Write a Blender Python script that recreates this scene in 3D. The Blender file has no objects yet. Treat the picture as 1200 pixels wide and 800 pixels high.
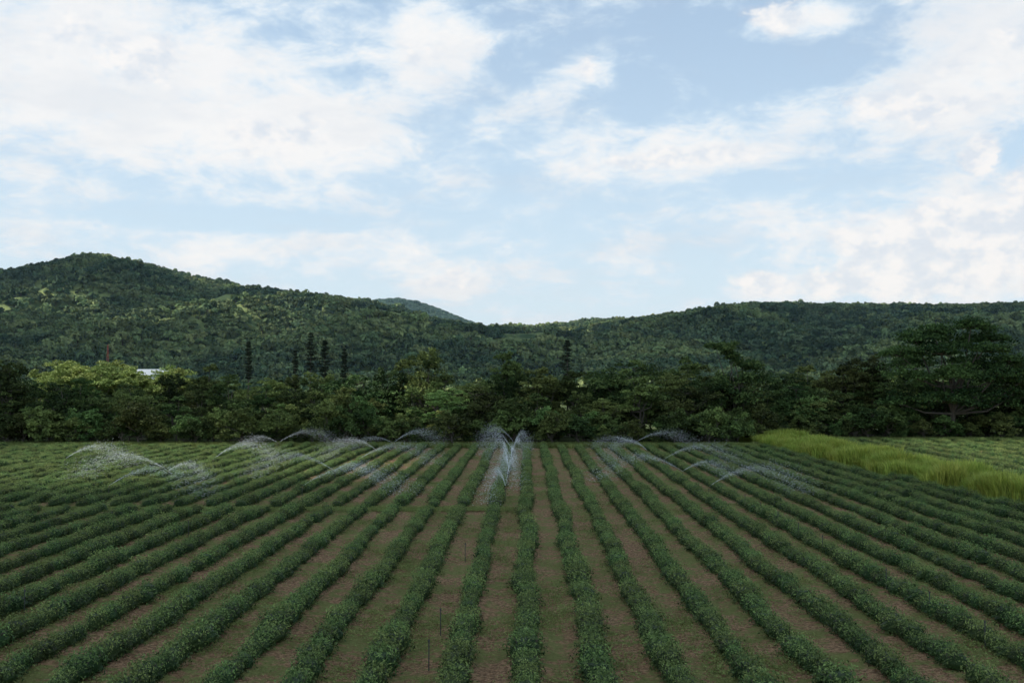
import bpy, math, random
import numpy as np
from mathutils import Vector, noise as mn

R = np.random.default_rng(7)
F = 1167.0; HZ = 445.0; VX = 617.0; CH = 7.3
scene = bpy.context.scene
scene.view_settings.view_transform = 'Standard'
scene.view_settings.look = 'None'
scene.view_settings.exposure = 0

def X_at(px, D): return (px - VX) / F * D
def Z_at(py, D): return CH + (HZ - py) / F * D

# ---------------- sun direction ----------------
SUN_EL = math.radians(52); SUN_AZ = math.radians(-105)   # azimuth from +Y, negative = left
S = np.array([math.sin(SUN_AZ)*math.cos(SUN_EL), math.cos(SUN_AZ)*math.cos(SUN_EL), math.sin(SUN_EL)])

# ---------------- node helpers ----------------
def newmat(name):
    m = bpy.data.materials.new(name); m.use_nodes = True
    nt = m.node_tree; nt.nodes.clear()
    return m, nt
def N(nt, t, **kw):
    n = nt.nodes.new(t)
    for k, v in kw.items(): setattr(n, k, v)
    return n
def math_n(nt, op, a, b=None, c=None, clamp=False):
    n = nt.nodes.new('ShaderNodeMath'); n.operation = op; n.use_clamp = clamp
    for i, v in enumerate((a, b, c)):
        if v is None: continue
        if isinstance(v, (int, float)): n.inputs[i].default_value = v
        else: nt.links.new(v, n.inputs[i])
    return n.outputs[0]
def mixc(nt, fac, a, b, blend='MIX'):
    n = nt.nodes.new('ShaderNodeMix'); n.data_type = 'RGBA'; n.blend_type = blend
    def put(s, v):
        if isinstance(v, (int, float)): s.default_value = v
        elif isinstance(v, tuple): s.default_value = (v[0], v[1], v[2], 1)
        else: nt.links.new(v, s)
    put(n.inputs[0], fac); put(n.inputs[6], a); put(n.inputs[7], b)
    return n.outputs[2]
def noise_n(nt, vec, scale, detail=4, rough=0.55, dist=0.0):
    n = nt.nodes.new('ShaderNodeTexNoise')
    n.inputs['Scale'].default_value = scale; n.inputs['Detail'].default_value = detail
    n.inputs['Roughness'].default_value = rough; n.inputs['Distortion'].default_value = dist
    if vec is not None: nt.links.new(vec, n.inputs['Vector'])
    return n.outputs[0]
def smooth(nt, v, a, b, lo=0.0, hi=1.0):
    n = nt.nodes.new('ShaderNodeMapRange'); n.interpolation_type = 'SMOOTHSTEP'
    nt.links.new(v, n.inputs[0])
    for i, x in zip((1, 2, 3, 4), (a, b, lo, hi)): n.inputs[i].default_value = x
    return n.outputs[0]

def leaf_mat(name, dark, light, transl=0.25, rough=0.5, spec=0.35, var=0.35, posvar=None, huev=0.05):
    m, nt = newmat(name)
    at = N(nt, 'ShaderNodeAttribute'); at.attribute_name = 'tint'
    oi = N(nt, 'ShaderNodeObjectInfo')
    col = mixc(nt, at.outputs['Fac'], dark, light)
    if posvar:
        nz = noise_n(nt, oi.outputs['Location'], posvar[0], 3, 0.6)
        col = mixc(nt, smooth(nt, nz, 0.42, 0.62), col, mixc(nt, at.outputs['Fac'], posvar[1], posvar[2]))
    v = math_n(nt, 'MULTIPLY_ADD', oi.outputs['Random'], 2*var, 1-var)
    hs = N(nt, 'ShaderNodeHueSaturation')
    nt.links.new(col, hs.inputs['Color']); nt.links.new(v, hs.inputs['Value'])
    r2 = math_n(nt, 'FRACT', math_n(nt, 'MULTIPLY', oi.outputs['Random'], 17.3))
    nt.links.new(math_n(nt, 'MULTIPLY_ADD', r2, huev, 0.5-huev/2), hs.inputs['Hue'])
    p = N(nt, 'ShaderNodeBsdfPrincipled')
    p.inputs['Roughness'].default_value = rough
    p.inputs['Specular IOR Level'].default_value = spec
    nt.links.new(hs.outputs[0], p.inputs['Base Color'])
    out = N(nt, 'ShaderNodeOutputMaterial')
    if spec < 0.1:
        p = N(nt, 'ShaderNodeBsdfDiffuse'); nt.links.new(hs.outputs[0], p.inputs[0])
    if transl > 0:
        t = N(nt, 'ShaderNodeBsdfTranslucent'); nt.links.new(hs.outputs[0], t.inputs[0])
        mx = N(nt, 'ShaderNodeMixShader'); mx.inputs[0].default_value = transl
        nt.links.new(p.outputs[0], mx.inputs[1]); nt.links.new(t.outputs[0], mx.inputs[2])
        nt.links.new(mx.outputs[0], out.inputs[0])
    else: nt.links.new(p.outputs[0], out.inputs[0])
    return m
def plain_mat(name, col, rough=0.8, ns=6.0, amt=0.35, metal=0.0):
    m, nt = newmat(name)
    tc = N(nt, 'ShaderNodeTexCoord')
    nz = noise_n(nt, tc.outputs['Object'], ns, 5)
    c2 = tuple(c*(1-amt) for c in col)
    p = N(nt, 'ShaderNodeBsdfPrincipled'); p.inputs['Roughness'].default_value = rough
    p.inputs['Metallic'].default_value = metal
    nt.links.new(mixc(nt, nz, c2, tuple(min(1, c*(1+amt)) for c in col)), p.inputs['Base Color'])
    out = N(nt, 'ShaderNodeOutputMaterial'); nt.links.new(p.outputs[0], out.inputs[0])
    return m

# ---------------- mesh builder ----------------
class MB:
    def __init__(s): s.v = []; s.f = []; s.t = []; s.m = []; s.n = 0
    def add(s, verts, faces, tint, mat):
        verts = np.asarray(verts, float); faces = [tuple(int(i)+s.n for i in f) for f in faces]
        s.v.append(verts); s.f += faces; s.n += len(verts)
        s.t.append(np.broadcast_to(np.asarray(tint, float), (len(verts),)))
        s.m += [mat]*len(faces)
    def leaves(s, c, nrm, size, aspect, tint, mat, rng, fold=0.15):
        n = len(c); c = np.asarray(c, float)
        nrm = nrm/ (np.linalg.norm(nrm, axis=1, keepdims=True)+1e-9)
        r = rng.normal(size=(n, 3)); t = np.cross(nrm, r); t /= (np.linalg.norm(t, axis=1, keepdims=True)+1e-9)
        b = np.cross(nrm, t); sz = np.broadcast_to(size, (n,))[:, None]
        V = np.stack([c-t*sz, c+b*sz*aspect+nrm*sz*fold, c+t*sz, c-b*sz*aspect+nrm*sz*fold], 1).reshape(-1, 3)
        I = np.arange(4*n).reshape(-1, 4)
        s.add(V, I.tolist(), np.repeat(np.broadcast_to(tint, (n,)), 4), mat)
    def tube(s, pts, radii, sides=6, tint=0.3, mat=0):
        pts = np.asarray(pts, float); V = []
        for i, p in enumerate(pts):
            d = pts[min(i+1, len(pts)-1)]-pts[max(i-1, 0)]; d /= np.linalg.norm(d)+1e-9
            a = np.cross(d, [0.3, 1, 0.1]); a /= np.linalg.norm(a)+1e-9; b = np.cross(d, a)
            for k in range(sides):
                th = 2*math.pi*k/sides; V.append(p+radii[i]*(a*math.cos(th)+b*math.sin(th)))
        Fc = []
        for i in range(len(pts)-1):
            for k in range(sides):
                k2 = (k+1) % sides
                Fc.append((i*sides+k, i*sides+k2, (i+1)*sides+k2, (i+1)*sides+k))
        Fc.append(tuple(range((len(pts)-1)*sides, len(pts)*sides)))
        s.add(V, Fc, tint, mat)
    def box(s, c, d, mat=0, tint=0.5):
        x, y, z = c; a, b, h = d[0]/2, d[1]/2, d[2]/2
        V = [(x+i*a, y+j*b, z+k*h) for i in (-1, 1) for j in (-1, 1) for k in (-1, 1)]
        s.add(V, [(0,1,3,2),(4,6,7,5),(0,4,5,1),(2,3,7,6),(0,2,6,4),(1,5,7,3)], tint, mat)
    def mesh(s, name, mats, smooth_f=False):
        me = bpy.data.meshes.new(name)
        me.from_pydata(np.concatenate(s.v).tolist(), [], s.f)
        for m in mats: me.materials.append(m)
        me.polygons.foreach_set('material_index', s.m)
        a = me.attributes.new('tint', 'FLOAT', 'POINT'); a.data.foreach_set('value', np.concatenate(s.t).astype(np.float32))
        if smooth_f: me.polygons.foreach_set('use_smooth', [True]*len(me.polygons))
        me.update(); return me
def obj(name, me, loc=(0, 0, 0), rotz=0, scale=1, parent=None, link=True):
    o = bpy.data.objects.new(name, me); o.location = loc; o.rotation_euler = (0, 0, rotz)
    o.scale = (scale,)*3 if isinstance(scale, (int, float)) else scale
    if link: scene.collection.objects.link(o)
    if parent: o.parent = parent
    return o

def src_coll(name, meshes):
    c = bpy.data.collections.new(name)
    for i, me in enumerate(meshes):
        o = bpy.data.objects.new(me.name, me); c.objects.link(o)
    return c
def scatter(name, pts, rots, scl, idx, coll):
    pts = np.asarray(pts, np.float32); n = len(pts)
    me = bpy.data.meshes.new(name); me.vertices.add(n); me.vertices.foreach_set('co', pts.ravel())
    a = me.attributes.new('rot', 'FLOAT_VECTOR', 'POINT'); a.data.foreach_set('vector', np.asarray(rots, np.float32).ravel())
    a = me.attributes.new('scl', 'FLOAT_VECTOR', 'POINT'); a.data.foreach_set('vector', np.asarray(scl, np.float32).ravel())
    a = me.attributes.new('idx', 'INT', 'POINT'); a.data.foreach_set('value', np.asarray(idx, np.int32))
    o = obj(name, me)
    g = bpy.data.node_groups.new(name+'_scatter', 'GeometryNodeTree')
    g.interface.new_socket('Geometry', in_out='INPUT', socket_type='NodeSocketGeometry')
    g.interface.new_socket('Geometry', in_out='OUTPUT', socket_type='NodeSocketGeometry')
    gi = g.nodes.new('NodeGroupInput'); go = g.nodes.new('NodeGroupOutput')
    ip = g.nodes.new('GeometryNodeInstanceOnPoints'); ci = g.nodes.new('GeometryNodeCollectionInfo')
    ci.inputs['Collection'].default_value = coll
    ci.inputs['Separate Children'].default_value = True; ci.inputs['Reset Children'].default_value = True
    def na(nm, t):
        q = g.nodes.new('GeometryNodeInputNamedAttribute'); q.data_type = t; q.inputs['Name'].default_value = nm
        return q.outputs['Attribute']
    e = g.nodes.new('FunctionNodeEulerToRotation')
    L = g.links.new
    L(gi.outputs[0], ip.inputs['Points']); L(ci.outputs[0], ip.inputs['Instance'])
    ip.inputs['Pick Instance'].default_value = True
    L(na('idx', 'INT'), ip.inputs['Instance Index'])
    L(na('rot', 'FLOAT_VECTOR'), e.inputs[0]); L(e.outputs[0], ip.inputs['Rotation'])
    L(na('scl', 'FLOAT_VECTOR'), ip.inputs['Scale']); L(ip.outputs[0], go.inputs[0])
    md = o.modifiers.new('scatter', 'NODES'); md.node_group = g
    return o
def rz(n): 
    r = np.zeros((n, 3)); r[:, 2] = R.uniform(0, 6.283, n); return r

# ---------------- materials ----------------
bark = plain_mat('bark', (0.10, 0.085, 0.065), 0.9, 3.0)
M_tree = leaf_mat('tree_leaves', (0.024, 0.046, 0.015), (0.17, 0.23, 0.068), 0.22, 0.6, 0.12, 0.55, huev=0.07)
M_treeb = leaf_mat('sunlit_leaves', (0.09, 0.135, 0.035), (0.25, 0.33, 0.09), 0.25, 0.55, 0.2, 0.2)  # brighter leaf colour, with the sunlight on the grove worked into it
M_con = leaf_mat('conifer_needles', (0.010, 0.020, 0.012), (0.042, 0.06, 0.034), 0.1, 0.6, 0.2, 0.15)
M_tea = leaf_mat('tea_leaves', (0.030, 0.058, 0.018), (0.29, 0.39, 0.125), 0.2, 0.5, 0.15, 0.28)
M_weed = leaf_mat('weed_leaves', (0.14, 0.18, 0.05), (0.30, 0.35, 0.12), 0.25, 0.6, 0.1, 0.2, huev=0.03)
M_grass = leaf_mat('tall_grass_blades', (0.19, 0.26, 0.04), (0.50, 0.56, 0.12), 0.35, 0.6, 0.2, 0.2)  # yellow-green blades, brightened to carry part of the sunshine on the strip
M_hill = leaf_mat('hill_forest_leaves', (0.032, 0.062, 0.042), (0.130, 0.180, 0.092), 0.0, 0.9, 0.05, 0.42,
                  posvar=(0.006, (0.085, 0.125, 0.06), (0.27, 0.32, 0.13)))  # bluish greens, some distance haze mixed into the leaf colour
M_hillfar = leaf_mat('far_hill_forest_leaves', (0.035, 0.07, 0.055), (0.11, 0.165, 0.11), 0.0, 0.9, 0.05, 0.3)  # bluer still, haze over the far hill put into the colour

# ---------------- trees ----------------
def make_tree(name, seed, lobes, trunk_top, trunk_r, leafmat, leaf_s=0.19, per=50, clf=1.1, lean=(0, 0), flat=0.6, tb=0.45):
    """lobes: list of (x,y,z,rx,ry,rz,nclusters)"""
    r = np.random.default_rng(seed); b = MB()
    tt = np.array([lean[0], lean[1], trunk_top]); pts = []
    for i in range(7):
        f = i/6; pts.append(tt*f + np.array([r.normal()*0.12*f*2, r.normal()*0.12*f*2, 0]))
    b.tube(pts, [trunk_r*(1.25 if i == 0 else 1)*(1-0.75*i/6) for i in range(7)], 8, 0.3, 0)
    for (x, y, z, rx, ry, rz_, nc) in lobes:
        c = np.array([x, y, z]); k = int(r.integers(2, 5)); st = np.array(pts[k])
        if st[2] > z: st = np.array(pts[2])
        mid = (st+c)/2 + np.array([r.normal()*0.3, r.normal()*0.3, -0.15*np.linalg.norm(c-st)*0.5])
        b.tube([st, mid, c], [trunk_r*0.45, trunk_r*0.3, trunk_r*0.13], 5, 0.3, 0)
        lt = np.clip(r.normal(tb, 0.17), 0.1, 0.9)
        for _ in range(nc):
            d = r.normal(size=3); d[2] = abs(d[2])*1.0-0.35; d /= np.linalg.norm(d)
            rad = r.uniform(0.3, 1.05)
            cc = c + d*np.array([rx, ry, rz_])*rad
            if r.random() < 0.5: b.tube([c, (c+cc)/2+r.normal(size=3)*0.1, cc], [trunk_r*0.13, trunk_r*0.09, trunk_r*0.04], 4, 0.3, 0)
            cr = 0.34*(rx+ry)/2*r.uniform(0.7, 1.3)*clf
            n = int(per*r.uniform(0.6, 1.3)); q = r.normal(size=(n, 3)); q /= np.linalg.norm(q, axis=1, keepdims=True)
            q[:, 2] = np.abs(q[:, 2])*1.0-0.25
            pos = cc + q*np.array([cr, cr, cr*flat])*r.uniform(0.4, 1.15, (n, 1))
            nr = q*0.8 + r.normal(size=(n, 3))*0.6 + np.array([0, 0, 0.25])
            ct = np.clip(lt + r.normal(0, 0.15), 0, 1)
            b.leaves(pos, nr, leaf_s*r.uniform(0.6, 1.3, n), 0.5, np.clip(ct + r.normal(0, 0.18, n), 0, 1), 1, r)
    return b.mesh(name, [bark, leafmat])
def auto_lobes(seed, H, W, base, n=8, nc=11):
    r = np.random.default_rng(seed); L = []
    cz = (H+base)/2; hz = (H-base)/2
    for i in range(n):
        a = 2*math.pi*i/n + r.uniform(-.4, .4); rr = W*0.5*r.uniform(0.35, 0.68); s = W*r.uniform(0.17, 0.26)
        z = cz + hz*r.uniform(-0.6, 0.45)
        L.append((rr*math.cos(a), rr*math.sin(a), z, s, s, s*0.8, nc))
    s = W*0.22; L.append((r.normal()*0.4, r.normal()*0.4, H-s*0.8, s, s, s*0.8, nc)); L.append((r.normal()*.5, r.normal()*.5, cz, s*1.3, s*1.3, s*1.1, nc))
    return L
tree_v = []
for i, (H, W, base) in enumerate([(9, 7.5, 1.8), (9.5, 6, 2.5), (8.5, 9, 2.0), (10, 5.2, 2), (9, 8, 2.6), (9.2, 6.5, 1.4)]):
    tree_v.append(make_tree('broadleaf_tree_%d' % i, 20+i, auto_lobes(50+i, H, W, base), H*0.7, 0.2, M_tree, flat=(0.5 if i in (2, 4) else 0.75), tb=(0.25, 0.55, 0.4, 0.3, 0.62, 0.45)[i]))
TH = [9, 9.5, 8.5, 10, 9, 9.2]
bush_v = [make_tree('bush_%d' % i, 80+i, auto_lobes(90+i, 3.6, 4.2, 0.2, 7, 9), 2.0, 0.1, M_tree, leaf_s=0.14, per=40, tb=0.55, flat=0.8) for i in range(3)]
bright_v = [make_tree('bright_tree_%d' % i, 180+i, auto_lobes(190+i, 9, 8, 1.5), 6, 0.2, M_treeb, tb=0.55) for i in range(2)]

def conifer(name, seed, H, r0, bare, gap=0.35):
    r = np.random.default_rng(seed); b = MB()
    b.tube([(0, 0, H*i/6) for i in range(7)], [0.16*(1-0.85*i/6) for i in range(7)], 7, 0.3, 0)
    z = bare
    while z < H-0.15:
        f = (z-bare)/(H-bare); rad = r0*(1-f)**0.75*r.uniform(0.45, 1.25)*min(1, 0.5+f*2.5)+0.10
        for k in range(6):
            a = r.uniform(0, 6.283); L = rad*r.uniform(0.6, 1.15)
            e = np.array([math.cos(a)*L, math.sin(a)*L, z+0.12*L])
            b.tube([(0, 0, z), e*0.5+np.array([0, 0, z*0.5-0.05]), e], [0.03, 0.02, 0.01], 4, 0.3, 0)
            n = 26; t = r.uniform(0.15, 1.05, n)[:, None]
            pos = np.array([0, 0, z])*(1-t)+e*t + r.normal(size=(n, 3))*np.array([0.09, 0.09, 0.06])
            b.leaves(pos, r.normal(size=(n, 3)), 0.13*r.uniform(0.6, 1.2, n), 0.42, r.uniform(0, 1, n), 1, r)
        z += gap*r.uniform(0.7, 1.5)
    return b.mesh(name, [bark, M_con])

prof = np.array([(-400, 430), (-100, 428), (0, 428), (40, 452), (80, 447), (130, 446), (180, 447), (215, 440), (260, 445), (330, 446), (370, 440), (420, 440), (470, 438), (540, 440), (590, 435), (640, 436),
                 (700, 434), (780, 434), (850, 436), (920, 436), (1000, 430), (1060, 428), (1150, 425), (1230, 420), (1500, 425)], float)
def ptop(px): return np.interp(px, prof[:, 0], prof[:, 1])
def shift(X): return np.interp(X, [20, 30], [0, 11])
P, Rr, Sc, Ix = [], [], [], []
def put(X, D, H, var, w=1.0):
    P.append((X, D, -0.1)); Rr.append((0, 0, R.uniform(0, 6.28))); s = H/TH[var]; Sc.append((s*w, s*w, s)); Ix.append(var)
for X in np.arange(-80, 80, 3.9):
    D = 115+R.uniform(-1.5, 2.5)+shift(X); put(X+R.uniform(-1.3, 1.3), D, R.uniform(4.2, 8.2), int(R.integers(0, 6)), R.uniform(.9, 1.2))
for X in np.arange(-84, 84, 3.9):
    D = 122+R.uniform(-2, 2)+shift(X); px = VX+X/D*F; put(X+R.uniform(-1.3, 1.3), D, Z_at(ptop(px), D)-R.uniform(-1.4, 2.5), int(R.integers(0, 6)), R.uniform(0.8, 1.1))
for X in np.arange(-92, 92, 4.1):
    D = 131+R.uniform(-3, 3)+shift(X); px = VX+X/D*F; put(X+R.uniform(-1.3, 1.3), D, Z_at(ptop(px), D)-R.uniform(-1.4, 2.5), int(R.integers(0, 6)), R.uniform(0.8, 1.1))
for X in np.arange(-100, 100, 4.5):
    D = 143+R.uniform(-3, 3)+shift(X); px = VX+X/D*F; put(X+R.uniform(-1, 1), D, Z_at(ptop(px)+6, D)-R.uniform(0, 1.5), int(R.integers(0, 6)), R.uniform(0.9, 1.2))
tc_ = src_coll('tree_variants', tree_v)
scatter('tree_belt', P, Rr, Sc, Ix, tc_)
# hedge of shrubs in front
P, Sc, Ix = [], [], []
for X in np.arange(-80, 80, 2.2):
    for k in range(2):
        D = 109.5+k*2.5+R.uniform(-1, 1)+shift(X); s = R.uniform(0.5, 1.4)
        P.append((X+R.uniform(-1, 1), D, -0.1)); Sc.append((s, s, s*R.uniform(0.8, 1.15))); Ix.append(int(R.integers(0, 3)))
for X in np.arange(-95, 95, 3.4):
    for k in range(3):
        D = 120+k*8+R.uniform(-2, 2)+shift(X); s = R.uniform(0.8, 1.3)
        P.append((X+R.uniform(-1, 1), D, -0.1)); Sc.append((s*1.1, s*1.1, s)); Ix.append(int(R.integers(0, 3)))
scatter('shrub_belt', P, rz(len(P)), Sc, Ix, src_coll('bush_variants', bush_v))
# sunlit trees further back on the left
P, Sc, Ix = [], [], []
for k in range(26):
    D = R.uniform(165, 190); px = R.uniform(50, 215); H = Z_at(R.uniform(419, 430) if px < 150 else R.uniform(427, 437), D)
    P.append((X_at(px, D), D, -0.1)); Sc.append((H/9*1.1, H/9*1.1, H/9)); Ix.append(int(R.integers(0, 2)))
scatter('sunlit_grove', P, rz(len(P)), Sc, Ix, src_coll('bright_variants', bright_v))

# prominent trees
for (px, py, D, var, w) in [(8, 419, 118, 0, 1.0), (238, 424, 126, 3, 0.9), (500, 405, 128, 0, 0.85), (592, 409, 128, 1, 0.8), (742, 414, 126, 2, 0.95),
                            (803, 417, 128, 5, 0.8), (985, 425, 132, 4, 0.9), (90, 440, 116, 1, 1), (455, 428, 126, 0, 0.8), (698, 430, 124, 0, .9), (1010, 414, 134, 0, 0.9), (930, 432, 128, 2, 1.0), (1215, 408, 124, 0, 1.0)]:
    H = Z_at(py, D); s = H/TH[var]
    obj('broadleaf_tree', tree_v[var], (X_at(px, D), D, -0.05), R.uniform(0, 6.28), (s*w, s*w, s))
for (px, py, D, r0, sd) in [(290, 399, 133, 0.7, 1), (363, 389, 134, 1.0, 2), (380, 398, 136, 1.5, 3), (403, 406, 134, 0.7, 4), (345, 409, 134, 0.8, 5), (665, 397, 130, 1.25, 6)]:
    H = Z_at(py, D)
    obj('norfolk_pine_tree', conifer('norfolk_pine', sd, H, r0, H-5.0, 0.30), (X_at(px, D), D, 0))
# big spreading tree right
D = 122.0; k = D/F
def L_(px, py, rx, rzz, n, y=0, cx=1112): return ((px-cx)*k, y, Z_at(py, D), rx*k, rx*k*0.9, rzz*k, n)
lob = [L_(1070, 398, 24, 12, 18), L_(1095, 390, 22, 12, 16, 1), L_(1133, 385, 26, 12, 20, -0.5), L_(1160, 400, 28, 12, 18, 0.8), L_(1050, 418, 24, 12, 16, -1), L_(1092, 415, 26, 13, 20, -2),
       L_(1135, 412, 28, 13, 20, -2), L_(1180, 424, 26, 12, 16, 0), L_(1062, 442, 26, 14, 16, -1.5), L_(1110, 440, 30, 16, 20, -2.5), L_(1155, 444, 28, 14, 18, -2), L_(1195, 445, 24, 14, 14, 0), L_(1120, 404, 26, 14, 16, 2.5), L_(1075, 428, 30, 16, 16, 3), L_(1150, 430, 30, 16, 16, 3),
       L_(1085, 468, 30, 16, 18, -1.5), L_(1135, 470, 30, 16, 18, -2), L_(1175, 468, 28, 16, 16, 0), L_(1050, 472, 26, 14, 14, 0)]
obj('spreading_shade_tree', make_tree('spreading_shade_tree', 301, lob, 9.5, 0.38, M_tree, leaf_s=0.20, per=80, flat=0.62, clf=1.3, tb=0.3), (X_at(1112, D), D, 0))
# leaning plume tree
D = 121.0; k = D/F
def L2(px, py, rx, rzz, n, y=0): return L_(px, py, rx, rzz, n, y, 862)
lob = [L2(852, 409, 13, 7, 18), L2(838, 406, 10, 4, 14), L2(858, 418, 10, 8, 16), L2(868, 428, 10, 8, 12), L2(880, 432, 14, 9, 10), L2(868, 446, 22, 12, 14), L2(845, 452, 18, 11, 12), L2(893, 448, 18, 11, 12), L2(870, 470, 26, 14, 14)]
obj('leaning_tree', make_tree('leaning_tree', 302, lob, 9.5, 0.2, M_tree, leaf_s=0.21, per=60, flat=0.8, clf=1.6, tb=0.15), (X_at(862, D), D, 0))

# ---------------- tea rows ----------------
def tea_bush(seed):
    r = np.random.default_rng(seed); b = MB()
    for i in range(5):
        a = r.uniform(0, 6.28); b.tube([(0, 0, 0), (0.12*math.cos(a), 0.15*math.sin(a), 0.2), (0.25*math.cos(a), 0.3*math.sin(a), 0.4)], [0.02, 0.014, 0.008], 4, 0.2, 0)
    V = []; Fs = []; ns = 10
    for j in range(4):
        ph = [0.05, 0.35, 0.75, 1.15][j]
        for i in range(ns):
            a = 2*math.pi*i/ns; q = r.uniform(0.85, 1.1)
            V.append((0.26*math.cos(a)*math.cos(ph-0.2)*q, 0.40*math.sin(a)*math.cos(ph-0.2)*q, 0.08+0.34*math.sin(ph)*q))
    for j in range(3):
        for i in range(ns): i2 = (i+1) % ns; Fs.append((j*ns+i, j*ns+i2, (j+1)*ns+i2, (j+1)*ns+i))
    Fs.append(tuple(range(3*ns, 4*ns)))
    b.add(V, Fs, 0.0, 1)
    n = 340; q = r.normal(size=(n, 3)); q[:, 2] = np.abs(q[:, 2])*1.1; q /= np.linalg.norm(q, axis=1, keepdims=True)
    lump = 1+0.12*np.sin(q[:, 0]*5+seed)+0.12*np.sin(q[:, 1]*7+seed*2)
    rad = (r.uniform(0.7, 1.08, n)*lump)[:, None]
    pos = q*np.array([0.36, 0.50, 0.46])*rad + np.array([0, 0, 0.06])
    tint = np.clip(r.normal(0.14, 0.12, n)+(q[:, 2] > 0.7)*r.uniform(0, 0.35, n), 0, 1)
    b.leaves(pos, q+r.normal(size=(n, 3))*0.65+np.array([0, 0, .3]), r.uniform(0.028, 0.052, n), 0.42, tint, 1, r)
    m = 110; a = r.uniform(0, 6.28, m); rr = np.sqrt(r.uniform(0, 1, m))
    pos = np.stack([0.36*rr*np.cos(a), 0.50*rr*np.sin(a), 0.49+0.13*r.uniform(-.5, 1, m)-0.16*rr**2], 1)
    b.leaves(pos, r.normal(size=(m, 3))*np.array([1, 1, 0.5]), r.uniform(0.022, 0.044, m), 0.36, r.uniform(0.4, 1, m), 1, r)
    return b.mesh('tea_bush_%d' % seed, [bark, M_tea])
tea_v = [tea_bush(i) for i in range(5)]
ROW = 1.80
def rows(ns, y0f, y1f, sz=1.0, step=0.50, miss=0.02, row=ROW):
    P, Rt, Sc, Ix = [], [], [], []
    for n in ns:
        x0 = n*row; y = y0f(n); y1 = y1f(n); ph = R.uniform(0, 6)
        while y < y1:
            gap = (abs(y-55.8) < 0.9 and x0 < -0.5)
            w = mn.noise(Vector((x0*0.9, y*0.25, 3.1))); w2 = mn.noise(Vector((x0*3, y*0.9, 9.1)))
            if not gap and R.random() > miss:
                x = x0+0.10*mn.noise(Vector((n*5.3, y*0.12, 0)))*2+R.normal()*0.045
                s = sz*(1.0+0.26*w+0.24*w2)*R.uniform(0.9, 1.1)
                P.append((x, y, 0.03)); Rt.append((0, 0, R.normal()*0.28+(math.pi if R.random() < .5 else 0))); Sc.append((s*R.uniform(.82, 1.2), s*R.uniform(.9, 1.15), s*R.uniform(0.84, 1.12))); Ix.append(int(R.integers(0, 5)))
            y += step*R.uniform(0.8, 1.15)
    return P, Rt, Sc, Ix
tea_c = src_coll('tea_bush_variants', tea_v)
def y0(n): return max(15.0, abs(n*ROW)/0.60-4)
def strip_left(D): return np.interp(D, [40, 58, 67, 81, 113, 125], [31.5, 29.4, 28.0, 27.0, 25.8, 25.2])
def y1(n):
    x = n*ROW
    if x > 24: 
        return float(np.interp(x, [24, 25.2, 26.6, 27.6, 29, 31], [107, 107, 80, 66, 56, 42]))
    return 106.5+0.6*math.sin(n*1.7)
scatter('tea_bush_rows', *rows(range(-35, 17), y0, y1), tea_c)
scatter('neighbouring_tea_rows', *rows(range(13, 28), lambda n: 54, lambda n: 117, 1.05, 0.7, 0.015, 2.6), tea_c)

# ---------------- ground ----------------
def grid(name, xs, ys, zf, mat, smooth_f=True):
    xs = np.asarray(xs); ys = np.asarray(ys); nx, ny = len(xs), len(ys)
    V = [(float(x), float(y), float(zf(x, y))) for y in ys for x in xs]
    Fc = [(j*nx+i, j*nx+i+1, (j+1)*nx+i+1, (j+1)*nx+i) for j in range(ny-1) for i in range(nx-1)]
    me = bpy.data.meshes.new(name); me.from_pydata(V, [], Fc); me.materials.append(mat)
    if smooth_f: me.polygons.foreach_set('use_smooth', [True]*len(Fc))
    return obj(name, me)
m, nt = newmat('meadow_ground')
geo = N(nt, 'ShaderNodeNewGeometry'); pos = geo.outputs['Position']
c = mixc(nt, smooth(nt, noise_n(nt, pos, 0.9, 6, 0.65), 0.35, 0.65), (0.045, 0.06, 0.022), (0.085, 0.11, 0.04))
c = mixc(nt, smooth(nt, noise_n(nt, pos, 0.05, 3), 0.4, 0.6), c, (0.06, 0.08, 0.03))
p = N(nt, 'ShaderNodeBsdfPrincipled'); p.inputs['Roughness'].default_value = 0.95; p.inputs['Specular IOR Level'].default_value = 0.1
nt.links.new(c, p.inputs['Base Color']); o_ = N(nt, 'ShaderNodeOutputMaterial'); nt.links.new(p.outputs[0], o_.inputs[0])
grid('ground', np.linspace(-7000, 7000, 15), np.linspace(-2000, 9000, 12), lambda x, y: -0.12, m)
m, nt = newmat('field_soil')
geo = N(nt, 'ShaderNodeNewGeometry'); pos = geo.outputs['Position']
n1 = noise_n(nt, pos, 9.0, 8, 0.7); n2 = noise_n(nt, pos, 0.35, 4, 0.6); n3 = noise_n(nt, pos, 2.2, 7, 0.72); n4 = noise_n(nt, pos, 30, 3, 0.6)
c = mixc(nt, smooth(nt, n1, 0.38, 0.62), (0.120, 0.066, 0.036), (0.41, 0.250, 0.145))
c = mixc(nt, smooth(nt, n4, 0.58, 0.68), c, (0.54, 0.42, 0.29))
c = mixc(nt, smooth(nt, n2, 0.4, 0.65, 0, 0.45), c, (0.26, 0.145, 0.078))
wf = math_n(nt, 'ADD', n3, math_n(nt, 'MULTIPLY', math_n(nt, 'SUBTRACT', n2, 0.5), 0.7))
c = mixc(nt, smooth(nt, wf, 0.46, 0.58, 0, 0.8), c, mixc(nt, n1, (0.08, 0.11, 0.03), (0.24, 0.29, 0.09)))
p = N(nt, 'ShaderNodeBsdfPrincipled'); p.inputs['Roughness'].default_value = 0.95; p.inputs['Specular IOR Level'].default_value = 0.1
bp = N(nt, 'ShaderNodeBump'); bp.inputs['Strength'].default_value = 1.0; bp.inputs['Distance'].default_value = 0.10
nt.links.new(n1, bp.inputs['Height']); nt.links.new(bp.outputs[0], p.inputs['Normal'])
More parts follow.
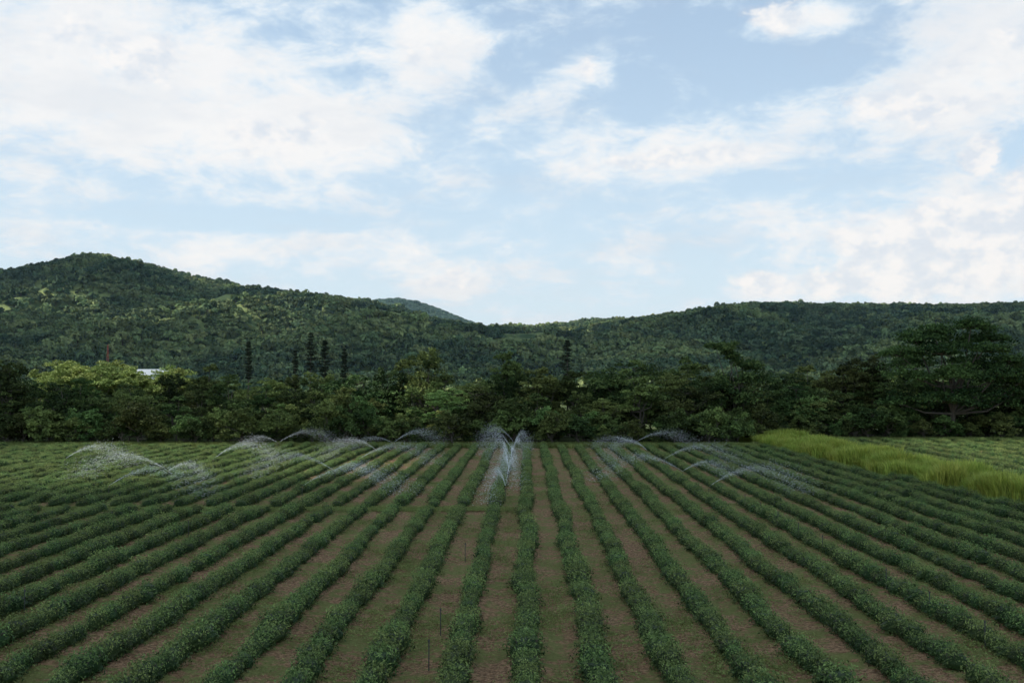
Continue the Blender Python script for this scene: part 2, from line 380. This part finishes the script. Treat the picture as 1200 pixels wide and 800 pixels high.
nt.links.new(c, p.inputs['Base Color']); o_ = N(nt, 'ShaderNodeOutputMaterial'); nt.links.new(p.outputs[0], o_.inputs[0])
def soil_z(x, y): return 0.045+0.04*math.cos(2*math.pi*x/ROW)+0.05*mn.noise(Vector((x*1.1, y*0.9, 0)))
grid('field_soil', np.arange(-70, 30.01, 0.3), np.arange(8, 108.6, 0.7), soil_z, m)
grid('neighbouring_field_soil', np.arange(31.5, 90, 0.6), np.arange(40, 118, 2), lambda x, y: 0.03+0.02*mn.noise(Vector((x, y, 0))), m)

def tuft(name, seed, n, h, spread, mat, w=0.012, curve=0.5):
    r = np.random.default_rng(seed); b = MB(); V = []; Fc = []; T = []
    for i in range(n):
        a = r.uniform(0, 6.28); rr = spread*math.sqrt(r.uniform(0, 1)); bx, by = rr*math.cos(a), rr*math.sin(a)
        hh = h*r.uniform(0.55, 1.1); d = r.uniform(0, 6.28); ln = hh*curve*r.uniform(0.2, 1.0); px_, py_ = -math.sin(d)*w, math.cos(d)*w
        k = len(V); dx, dy = math.cos(d)*ln, math.sin(d)*ln
        V += [(bx-px_, by-py_, 0), (bx+px_, by+py_, 0), (bx+dx*.35+px_, by+dy*.35+py_, hh*.65), (bx+dx*.35-px_, by+dy*.35-py_, hh*.65), (bx+dx, by+dy, hh)]
        Fc += [(k, k+1, k+2, k+3), (k+3, k+2, k+4)]; T += [r.uniform(0, 1)]*5
    b.add(V, Fc, T, 0); return b.mesh(name, [mat])
def weed(seed, spread, n):
    r = np.random.default_rng(seed); b = MB()
    xy = r.normal(size=(n, 2))*spread
    pos = np.stack([xy[:, 0], xy[:, 1], 0.02+0.05*r.uniform(0, 1, n)], 1)
    b.leaves(pos, r.normal(size=(n, 3))*0.45+np.array([0, 0, 1]), r.uniform(0.016, 0.036, n), 0.5, r.uniform(0, 1, n), 0, r)
    return b.mesh('weed_%d' % seed, [M_weed])
weed_c = src_coll('weed_variants', [weed(1, 0.24, 60), weed(2, 0.32, 70), weed(4, 0.13, 34)])
P = []
while len(P) < 9000:
    D = 18+88*R.uniform(0, 1)**1.1; X = R.uniform(-0.55, 0.55)*D
    if X > 27 or X < -60: continue
    w = mn.noise(Vector((X*0.5, D*0.25, 5)))+0.6*mn.noise(Vector((X*2.2, D*1.4, 1)))
    if R.random() < 0.22+1.3*w: P.append((X, D, soil_z(X, D)))
for k in range(1800): P.append((R.uniform(-32, -0.5), 55.9+R.normal()*0.45, 0.07))
n = len(P); s = R.uniform(0.6, 1.4, n)
scatter('weeds', P, rz(n), np.stack([s, s, s], 1), R.integers(0, 3, n), weed_c)
g_c = src_coll('verge_grass_variants', [tuft('verge_grass_%d' % i, 10+i, 70, 0.55, 0.4, M_weed, 0.02) for i in range(2)])
P = []
for k in range(4200):
    X = R.uniform(-70, 27); P.append((X, R.uniform(106.8, 110.5), -0.05))
for k in range(1500):
    P.append((R.uniform(30, 70), R.uniform(117.5, 121), -0.05))
n = len(P); s = R.uniform(0.5, 1.2, n); scatter('verge_grass', P, rz(n), np.stack([s, s, s], 1), R.integers(0, 2, n), g_c)
g_c = src_coll('tall_grass_variants', [tuft('tall_grass_%d' % i, 30+i, 110, 1.0, 0.45, M_grass, 0.018, 0.6) for i in range(4)])
P = []
while len(P) < 4600:
    D = R.uniform(44, 119); a = strip_left(D)+0.25*math.sin(D*0.8)+0.6*mn.noise(Vector((D*.3, 0, 0))); b_ = 31.8+0.4*math.sin(D*.5)
    X = R.uniform(a, b_); P.append((X, D, -0.03))
n = len(P); s = np.array([1.0+0.8*mn.noise(Vector((p[0]*.5, p[1]*.35, 0))) for p in P])*R.uniform(0.65, 1.3, n)
scatter('tall_grass_strip', P, rz(n), np.stack([s, s, s], 1), R.integers(0, 4, n), g_c)

# ---------------- hills ----------------
ridge = np.array([(-900, 370), (-400, 345), (-150, 330), (0, 316), (50, 307), (80, 300), (98, 297), (125, 301), (150, 305), (200, 317), (250, 328), (310, 337), (350, 343), (390, 348), (430, 354), (470, 362), (500, 369), (520, 375), (570, 383), (620, 383), (680, 377), (740, 374), (800, 366), (850, 358), (900, 356), (1000, 357), (1100, 358), (1200, 356), (1500, 350), (2000, 360)], float)
YR = 1950.0; Y0 = 650.0
def hill_h(x, y):
    px = VX + x/y*F
    Hr = (HZ-np.interp(px, ridge[:, 0], ridge[:, 1]))/F*YR + CH - 7
    t = (y-Y0)/(YR-Y0)
    if t <= 0: return -3.0
    if t < 1: base = Hr*(0.35*t + 0.65*t*t*(3-2*t)); env = min(1, t*4)*min(1, (1-t)*2.6)
    else: base = Hr*max(0.0, 1-(t-1)*1.4); env = 0.25
    v = Vector((x/360+0.2*math.sin(y/300), y/620, 0.7))
    g = mn.ridged_multi_fractal(v, 1.0, 2.1, 5, 1.0, 2.0)-1.1
    h = base + env*(60*g + 18*mn.noise(Vector((x/140, y/140, 2)))) 
    # no spur stands above the line of the main crest
    cap = Hr*y/YR - 4*(1-min(1, t)) 
    return min(h, cap) if t < 1 else h
m, nt = newmat('hill_ground')
geo = N(nt, 'ShaderNodeNewGeometry'); pos = geo.outputs['Position']
c = mixc(nt, smooth(nt, noise_n(nt, pos, 0.03, 5, 0.6), 0.4, 0.6), (0.06, 0.095, 0.045), (0.22, 0.27, 0.11))
p = N(nt, 'ShaderNodeBsdfDiffuse')
nt.links.new(c, p.inputs[0]); o_ = N(nt, 'ShaderNodeOutputMaterial'); nt.links.new(p.outputs[0], o_.inputs[0])
hg = m
grid('forested_hills', np.arange(-1800, 1801, 16), np.arange(640, 2301, 16), hill_h, hg)
far = np.array([(-400, 440), (330, 395), (400, 362), (425, 354), (445, 350), (465, 349), (485, 352), (510, 362), (540, 373), (570, 383), (640, 400), (1500, 440)], float)
YF = 3400.0
def far_h(x, y):
    px = VX+x/y*F; Hr = (HZ-np.interp(px, far[:, 0], far[:, 1]))/F*YF + CH - 8
    t = 1-abs(y-YF)/900; return Hr*max(t, 0)**0.8 - 2 + (12*mn.noise(Vector((x/150, y/150, 0))) if t > 0.05 else 0)
grid('distant_hill', np.arange(-1300, 300, 25), np.arange(2480, 4300, 30), far_h, hg)

def crown(seed, mat):
    r = np.random.default_rng(seed); b = MB(); n = 34
    b.tube([(0, 0, -0.6), (0, 0, 0.2)], [0.08, 0.06], 4, 0.2, 0)
    for k in range(4):
        c = r.normal(size=3)*np.array([0.35, 0.35, 0.2])+np.array([0, 0, 0.35]); q = r.normal(size=(n, 3)); q /= np.linalg.norm(q, axis=1, keepdims=True); q[:, 2] = np.abs(q[:, 2])-0.2
        b.leaves(c+q*np.array([.5, .5, .45])*r.uniform(.7, 1.1, (n, 1)), q+r.normal(size=(n, 3))*.3, 0.25*r.uniform(.6, 1.3, n), 0.65, np.clip(r.normal(r.uniform(.3, .7), .2, n), 0, 1), 1, r)
    return b.mesh('hill_tree_%d' % seed, [bark, mat])
hc = src_coll('hill_tree_variants', [crown(i, M_hill) for i in range(4)])
P, Sc = [], []
y = 300.0
while y < 2010:
    stp = 7.8+2.2*max(0, y-700)/1300
    lim = 0.58*y
    for x in np.arange(-lim, lim, stp):
        X = x+R.uniform(-.5, .5)*stp; Y = y+R.uniform(-.5, .5)*stp
        cl = mn.noise(Vector((X/90, Y/170, 4.4)))+0.4*mn.noise(Vector((X/30, Y/50, 1)))
        px = VX+X/Y*F
        thr = 9 if px < 240 else (0.28 if (px < 640 or px > 760) else 0.42)
        if cl > thr and Y > 1100 and R.random() < 0.9: continue
        P.append((X, Y, 0)); 
        s = R.uniform(3.6, 8.4)*(1.0 if Y < YR-40 else R.choice([0.5, 0.8, 1.0, 1.4]))
        if Y < 650: s = R.uniform(3.5, 5.5)
        Sc.append((s, s, s*R.uniform(.7, 1.3)))
    y += stp*1.15
P = [(p[0], p[1], max(1.5, hill_h(p[0], p[1])+2.0)) for p in P]
n = len(P); scatter('hill_forest', P, rz(n), Sc, R.integers(0, 4, n), hc)
print('hill trees', n)
hc2 = src_coll('far_hill_tree_variants', [crown(i+10, M_hillfar) for i in range(2)])
P = []
for k in range(7000):
    Y = R.uniform(2900, 3480); px = R.uniform(380, 620); X = (px-VX)/F*Y; P.append((X, Y, far_h(X, Y)+2))
s = R.uniform(7, 12, len(P)); scatter('distant_hill_forest', P, rz(len(P)), np.stack([s, s, s], 1), R.integers(0, 2, len(P)), hc2)

# thin humid haze lying in the valley in front of the hills
m, nt = newmat('humid_haze')
vs = N(nt, 'ShaderNodeVolumeScatter'); vs.inputs['Color'].default_value = (0.52, 0.80, 1.0, 1); vs.inputs['Density'].default_value = 5.0e-5
vs.inputs['Anisotropy'].default_value = 0.0
o_ = N(nt, 'ShaderNodeOutputMaterial'); nt.links.new(vs.outputs[0], o_.inputs['Volume'])
b = MB(); b.box((0, 2500, 250), (6000, 4600, 520)); obj('valley_haze', b.mesh('valley_haze', [m]))

# ---------------- clouds added out of view, shaped to shade parts of field and hills ----------------
m, nt = newmat('shade_cloud_white')
d1 = N(nt, 'ShaderNodeBsdfDiffuse'); d1.inputs[0].default_value = (.9, .9, .92, 1)
t1 = N(nt, 'ShaderNodeBsdfTranslucent'); t1.inputs[0].default_value = (.85, .88, .92, 1)
mx = N(nt, 'ShaderNodeMixShader'); mx.inputs[0].default_value = 0.3
nt.links.new(d1.outputs[0], mx.inputs[1]); nt.links.new(t1.outputs[0], mx.inputs[2]); o_ = N(nt, 'ShaderNodeOutputMaterial'); nt.links.new(mx.outputs[0], o_.inputs[0])
cloud_m = m
def cloud(name, maskf, xs, ys, alt, zref, thick):
    t = (alt-zref)/S[2]; ox, oy = S[0]*t, S[1]*t
    nx, ny = len(xs), len(ys); mk = np.array([[maskf(x, y) for x in xs] for y in ys])
    V, Fc = [], []; top = {}; bot = {}
    def vid(d, i, j, s):
        if (i, j) not in d:
            f = max(mk[j, i], 0)**0.5; nz = mn.fractal(Vector((xs[i]/thick, ys[j]/thick, s)), 1, 2, 4)
            z = alt + s*(thick*(1.0 if s > 0 else 0.15)*f*(1+0.4*nz))
            d[(i, j)] = len(V); V.append((xs[i]+ox, ys[j]+oy, z))
        return d[(i, j)]
    inside = lambda i, j: 0 <= i < nx-1 and 0 <= j < ny-1 and mk[j, i] > 0
    for j in range(ny-1):
        for i in range(nx-1):
            if not inside(i, j): continue
            a = [vid(top, i, j, 1), vid(top, i+1, j, 1), vid(top, i+1, j+1, 1), vid(top, i, j+1, 1)]
            b = [vid(bot, i, j, -1), vid(bot, i+1, j, -1), vid(bot, i+1, j+1, -1), vid(bot, i, j+1, -1)]
            Fc.append(tuple(a)); Fc.append(tuple(b[::-1]))
            for (di, dj, k1, k2) in ((0, -1, 0, 1), (1, 0, 1, 2), (0, 1, 2, 3), (-1, 0, 3, 0)):
                if not inside(i+di, j+dj): Fc.append((a[k1], b[k1], b[k2], a[k2]))
    me = bpy.data.meshes.new(name); me.from_pydata(V, [], Fc); me.materials.append(cloud_m)
    me.polygons.foreach_set('use_smooth', [True]*len(Fc)); return obj(name, me)
def fieldmask(x, y):
    f = min(1.0, (x+190)/60, (27-x)/40+0.1 if y < 112 else (150-x)/60, (y+120)/50, (150-y)/30)
    e = 1.25-math.hypot((x+42)/24, (y-82)/19)
    f = min(f, -e)
    f += 0.10*mn.fractal(Vector((x/28, y/28, 1.3)), 1, 2, 3)
    if y > 114: f = min(f, 0.12+0.9*mn.fractal(Vector((x/26, y/26, 4.3)), 1, 2, 3))
    return f
cloud('shade_cloud', fieldmask, np.arange(-200, 160, 5.0), np.arange(-130, 160, 5.0), 800, 0, 45)
def el(x, y, px, py, rx, ry):
    return 1-math.hypot((x-px)/rx, (y-py)/ry)
def hillmask(x, y):
    f = -0.30 + 0.9*mn.fractal(Vector((x/330, y/330, 7.7)), 1, 2, 4)
    blobs = [(-870, 1500, 220, 400), (-500, 1480, 130, 260), (560, 1300, 680, 400), (-700, 950, 500, 150), (150, 1100, 350, 180), (1000, 1400, 400, 440)]
    for b in blobs: f = max(f, el(x, y, *b)+0.35*mn.fractal(Vector((x/200, y/200, 3.7)), 1, 2, 4)+0.15)
    f = max(f, min((1020-y)/300, (y-270)/60)+0.35*mn.fractal(Vector((x/160, y/160, 5.7)), 1, 2, 4))
    return f
cloud('shade_cloud', hillmask, np.arange(-1500, 1500, 25.0), np.arange(250, 2000, 25.0), 1500, 130, 100)

# ---------------- irrigation ----------------
M_post = plain_mat('sprinkler_riser_plastic', (0.05, 0.052, 0.05), 0.5)
M_brass = plain_mat('sprinkler_brass', (0.25, 0.18, 0.08), 0.4, metal=0.6)
b = MB(); b.tube([(0, 0, 0), (0, 0, 0.75)], [0.015, 0.014], 8, .5, 0); b.tube([(0, 0, .71), (0, 0, .78)], [0.025, 0.023], 8, .5, 0)
b.tube([(0, 0, .78), (0, 0, .87)], [0.016, 0.012], 8, .5, 1); b.tube([(0, 0, .82), (0.05, 0, .85), (0.10, 0, .88)], [0.012, 0.01, 0.007], 6, .5, 1); b.tube([(0, 0, .86), (-0.08, 0, .86)], [0.006, 0.01], 6, .5, 1)
spr = b.mesh('irrigation_sprinkler', [M_post, M_brass])
lines = {-37.2: 0, -25.2: 1, -13.5: 2, -1.25: 3, 10.9: 4}
for (x, ys) in [(12.4, np.arange(27.4, 60, 3.7)), (-2.45, [25.2, 28.6, 40]), (-15.6, [31, 46])]:
    for yy in ys: obj('irrigation_sprinkler', spr, (x, float(yy), 0.03), R.uniform(0, 6.28))
m, nt = newmat('water_droplets')
p = N(nt, 'ShaderNodeBsdfPrincipled'); p.inputs['Base Color'].default_value = (.9, .94, .98, 1); p.inputs['Roughness'].default_value = 0.2
t1 = N(nt, 'ShaderNodeBsdfTranslucent'); t1.inputs[0].default_value = (.9, .94, .98, 1)
mx = N(nt, 'ShaderNodeMixShader'); mx.inputs[0].default_value = 0.5
nt.links.new(p.outputs[0], mx.inputs[1]); nt.links.new(t1.outputs[0], mx.inputs[2]); o_ = N(nt, 'ShaderNodeOutputMaterial'); nt.links.new(mx.outputs[0], o_.inputs[0])
def spray(seed, jets):
    r = np.random.default_rng(seed); b = MB()
    for (az, elv, v, n) in jets:
        T = 2*v*math.sin(elv)/9.8+0.12
        t = T*r.uniform(0.0, 1, n)**0.62; sp = 0.02+0.10*(t/T)
        vh = v*math.cos(elv)*(1+r.normal(0, 1, n)*sp*0.8)*(1-0.12*t/T); vz = v*math.sin(elv)*(1+r.normal(0, 1, n)*sp)
        a = az+r.normal(0, 1, n)*sp*0.8
        pos = np.stack([vh*t*np.cos(a), vh*t*np.sin(a), 0.9+vz*t-4.9*t*t - 0.5*np.abs(r.normal(size=n))*t/T], 1)
        pos = pos[pos[:, 2] > 0.3]
        b.leaves(pos, r.normal(size=(len(pos), 3)), r.uniform(0.010, 0.021, len(pos)), 0.7, 0.5, 0, r)
    return b.mesh('water_spray', [m])
for x, li in lines.items():
    for j, yy in enumerate([60, 70, 80, 90, 101]):
        if li == 0 and j != 2: continue
        if li == 1 and j in (3,): continue
        sd = li*10+j; r = np.random.default_rng(sd+900)
        a = r.uniform(-0.5, 0.9)+(math.pi if j % 2 else 0)
        if li == 3: jets = [(math.radians(80+20*j), 0.98, 6.8, 2400), (math.radians(255+10*j), 0.85, 6.6, 2200)]
        else: jets = [(a, 0.62, 8.4, 3600)] + ([(a+math.pi*r.uniform(.7, 1.1), 0.55, 7.0, 2000)] if j in (1, 4) else [])
        e = bpy.data.objects.new('working_sprinkler', None); scene.collection.objects.link(e); e.location = (x, yy, 0.03)
        obj('riser', spr, (0, 0, 0), a, parent=e); obj('water_spray', spray(sd, jets), (0, 0, 0), 0, parent=e)

# ---------------- small things far away ----------------
M_white = plain_mat('white_painted_wall', (0.7, 0.7, 0.68), 0.7, 2, 0.06); M_roof = plain_mat('metal_roof', (0.30, 0.34, 0.38), 0.6, 1, 0.1); M_win = plain_mat('window_glass', (0.03, 0.04, 0.05), 0.15)
e = bpy.data.objects.new('white_farm_building', None); scene.collection.objects.link(e); e.location = (X_at(178, 240), 240, -0.8)
b = MB(); b.box((0, 0, 4.6), (7, 7, 9.2)); obj('walls', b.mesh('walls', [M_white]), parent=e)
b = MB(); b.add([(-3.9, -3.9, 9.2), (3.9, -3.9, 9.2), (3.9, 3.9, 9.2), (-3.9, 3.9, 9.2), (-3.9, 0, 10.7), (3.9, 0, 10.7)], [(0, 1, 5, 4), (3, 4, 5, 2), (0, 4, 3), (1, 2, 5), (0, 3, 2, 1)], .5, 0); obj('roof', b.mesh('roof', [M_roof]), parent=e)
b = MB()
for zz in (1.8, 4.8, 7.6):
    for xx in (-2.2, 0, 2.2): b.box((xx, -3.52, zz), (1.1, 0.06, 1.3))
obj('windows', b.mesh('windows', [M_win]), parent=e)
M_red = plain_mat('red_white_mast_paint', (0.5, 0.08, 0.05), 0.6)
D = 900; xx = X_at(123, D); zz = hill_h(xx, D); b = MB(); hgt = Z_at(404, D)-zz
for sx, sy in ((-1, -1), (1, -1), (1, 1), (-1, 1)): b.tube([(sx*1.2, sy*1.2, 0), (sx*.3, sy*.3, hgt)], [.12, .07], 5)
for kz in np.arange(0, hgt, 2.5):
    w = 1.2-.9*kz/hgt; w2 = 1.2-.9*min(1, (kz+2.5)/hgt)
    for s1 in (-1, 1): b.tube([(-w, s1*w, kz), (w2, s1*w2, kz+2.5)], [.05, .05], 4); b.tube([(s1*w, -w, kz), (s1*w2, w2, kz+2.5)], [.05, .05], 4)
obj('radio_mast', b.mesh('radio_mast', [M_red]), (xx, D, zz))

# ---------------- world ----------------
w = bpy.data.worlds.new('World'); scene.world = w; w.use_nodes = True; nt = w.node_tree; nt.nodes.clear()
sky = N(nt, 'ShaderNodeTexSky'); sky.sky_type = 'NISHITA'; sky.sun_disc = False
sky.sun_elevation = SUN_EL; sky.sun_rotation = SUN_AZ; sky.air_density = 1.0; sky.dust_density = 1.0; sky.ozone_density = 1.0
tc = N(nt, 'ShaderNodeTexCoord'); sp = N(nt, 'ShaderNodeSeparateXYZ'); nt.links.new(tc.outputs['Generated'], sp.inputs[0])
x, y, z = sp.outputs
az = math_n(nt, 'ARCTAN2', x, y); elv = math_n(nt, 'ARCSINE', z)
cb = N(nt, 'ShaderNodeCombineXYZ'); nt.links.new(az, cb.inputs[0]); nt.links.new(elv, cb.inputs[1])
zz = math_n(nt, 'ADD', math_n(nt, 'MAXIMUM', z, 0), 0.16)
pr = N(nt, 'ShaderNodeCombineXYZ'); nt.links.new(math_n(nt, 'DIVIDE', x, zz), pr.inputs[0]); nt.links.new(math_n(nt, 'DIVIDE', y, zz), pr.inputs[1])
def blob(px, py, rx, ry, wgt):
    a = math.atan((px-VX)/F); e_ = math.atan((HZ-py)/F*math.cos(a))
    s2 = N(nt, 'ShaderNodeVectorMath', operation='MULTIPLY_ADD'); nt.links.new(cb.outputs[0], s2.inputs[0]); s2.inputs[1].default_value = (F/rx, F/ry, 0); s2.inputs[2].default_value = (-a*F/rx, -e_*F/ry, 0)
    s3 = N(nt, 'ShaderNodeVectorMath', operation='LENGTH'); nt.links.new(s2.outputs[0], s3.inputs[0])
    return smooth(nt, s3.outputs['Value'], 0.0, 1.5, wgt, 0.0)
blobs = [(150, 90, 330, 130, .22), (340, 165, 130, 60, .2), (510, 45, 75, 40, .24), (690, 75, 36, 22, .2), (930, 20, 70, 24, .26), (770, 178, 160, 34, .26),
         (1110, 110, 180, 48, .28), (1180, 30, 90, 40, .2), (1090, 290, 200, 80, .24), (900, 335, 50, 18, .18), (525, 330, 55, 22, .18), (330, 290, 350, 40, .14),
         (970, 80, 100, 36, -.24), (640, 45, 80, 36, -.10), (1010, 205, 120, 16, -.20), (820, 50, 110, 46, -.16), (250, 254, 190, 13, -.34)]
acc = None
for q in blobs:
    v = blob(*q); acc = v if acc is None else math_n(nt, 'ADD', acc, v)
nA = noise_n(nt, pr.outputs[0], 1.7, 5, 0.62)
mp = N(nt, 'ShaderNodeMapping'); mp.inputs['Scale'].default_value = (14, 28, 1); nt.links.new(cb.outputs[0], mp.inputs[0])
nB = noise_n(nt, mp.outputs[0], 1.0, 7, 0.66, 0.3)
nn = math_n(nt, 'ADD', math_n(nt, 'MULTIPLY', nA, 0.6), math_n(nt, 'MULTIPLY', nB, 0.85))
dens = math_n(nt, 'ADD', math_n(nt, 'SUBTRACT', nn, 0.21), acc)
mask = smooth(nt, dens, 0.42, 0.66)
haze = smooth(nt, elv, 0.0, 0.42, 0.84, 0.42)
thin = math_n(nt, 'ADD', math_n(nt, 'MULTIPLY', mask, math_n(nt, 'SUBTRACT', 0.96, haze)), haze)
skc = mixc(nt, 1.0, sky.outputs[0], (0.98, 1.12, 1.14), 'MULTIPLY')
bgA = N(nt, 'ShaderNodeBackground'); nt.links.new(skc, bgA.inputs[0]); bgA.inputs[1].default_value = 0.15
bgB = N(nt, 'ShaderNodeBackground')
shade = smooth(nt, dens, 0.50, 0.80)
cc = mixc(nt, shade, (0.70, 0.85, 0.98), (0.98, 0.99, 0.99))
cc = mixc(nt, smooth(nt, nA, 0.45, 0.68, 0.0, 0.45), cc, (0.72, 0.79, 0.87))
# crisper cumulus heads, mostly low on the right
mp2 = N(nt, 'ShaderNodeMapping'); mp2.inputs['Scale'].default_value = (15, 21, 1); nt.links.new(cb.outputs[0], mp2.inputs[0])
nC = noise_n(nt, mp2.outputs[0], 1.0, 6, 0.62, 0.25)
accC = None
for q in [(1120, 285, 150, 74, .60), (1020, 325, 130, 34, .50), (1150, 186, 28, 30, .54), (1200, 235, 60, 60, .5), (510, 48, 66, 38, .36), (890, 335, 60, 22, .44), (525, 330, 62, 20, .40), (925, 20, 76, 28, .36),
          (320, 150, 90, 60, .36), (1160, 70, 90, 50, .36), (1080, 125, 130, 30, .36), (770, 185, 140, 22, .36), (120, 60, 120, 60, .32), (690, 75, 34, 20, .36)]:
    v = blob(*q); accC = v if accC is None else math_n(nt, 'MAXIMUM', accC, v)
dC = math_n(nt, 'ADD', nC, accC)
mC = smooth(nt, dC, 0.70, 0.88)
nD = noise_n(nt, mp2.outputs[0], 2.2, 4, 0.6)
cC = mixc(nt, smooth(nt, nD, 0.36, 0.62), (0.78, 0.845, 0.92), (1.0, 0.995, 0.985))
cc = mixc(nt, mC, cc, cC)
thin = math_n(nt, 'MAXIMUM', thin, math_n(nt, 'MULTIPLY', mC, 0.96))
nt.links.new(cc, bgB.inputs[0]); bgB.inputs[1].default_value = 1.0
ms = N(nt, 'ShaderNodeMixShader'); nt.links.new(thin, ms.inputs[0]); nt.links.new(bgA.outputs[0], ms.inputs[1]); nt.links.new(bgB.outputs[0], ms.inputs[2])
wo = N(nt, 'ShaderNodeOutputWorld'); nt.links.new(ms.outputs[0], wo.inputs[0])

# ---------------- sun and camera ----------------
sl = bpy.data.lights.new('sun', 'SUN'); sl.energy = 5.0; sl.angle = math.radians(0.5); sl.color = (1, 0.95, 0.85)
so = bpy.data.objects.new('sun', sl); scene.collection.objects.link(so)
so.rotation_euler = Vector(S.tolist()).to_track_quat('Z', 'Y').to_euler()
cam = bpy.data.cameras.new('camera'); cam.lens = 35; cam.sensor_width = 36; cam.clip_end = 20000; cam.clip_start = 0.1
co = bpy.data.objects.new('camera', cam); scene.collection.objects.link(co)
co.location = (0, 0, CH); co.rotation_euler = (math.radians(90)+math.atan(45/F), 0, math.atan(17/F))
scene.camera = co
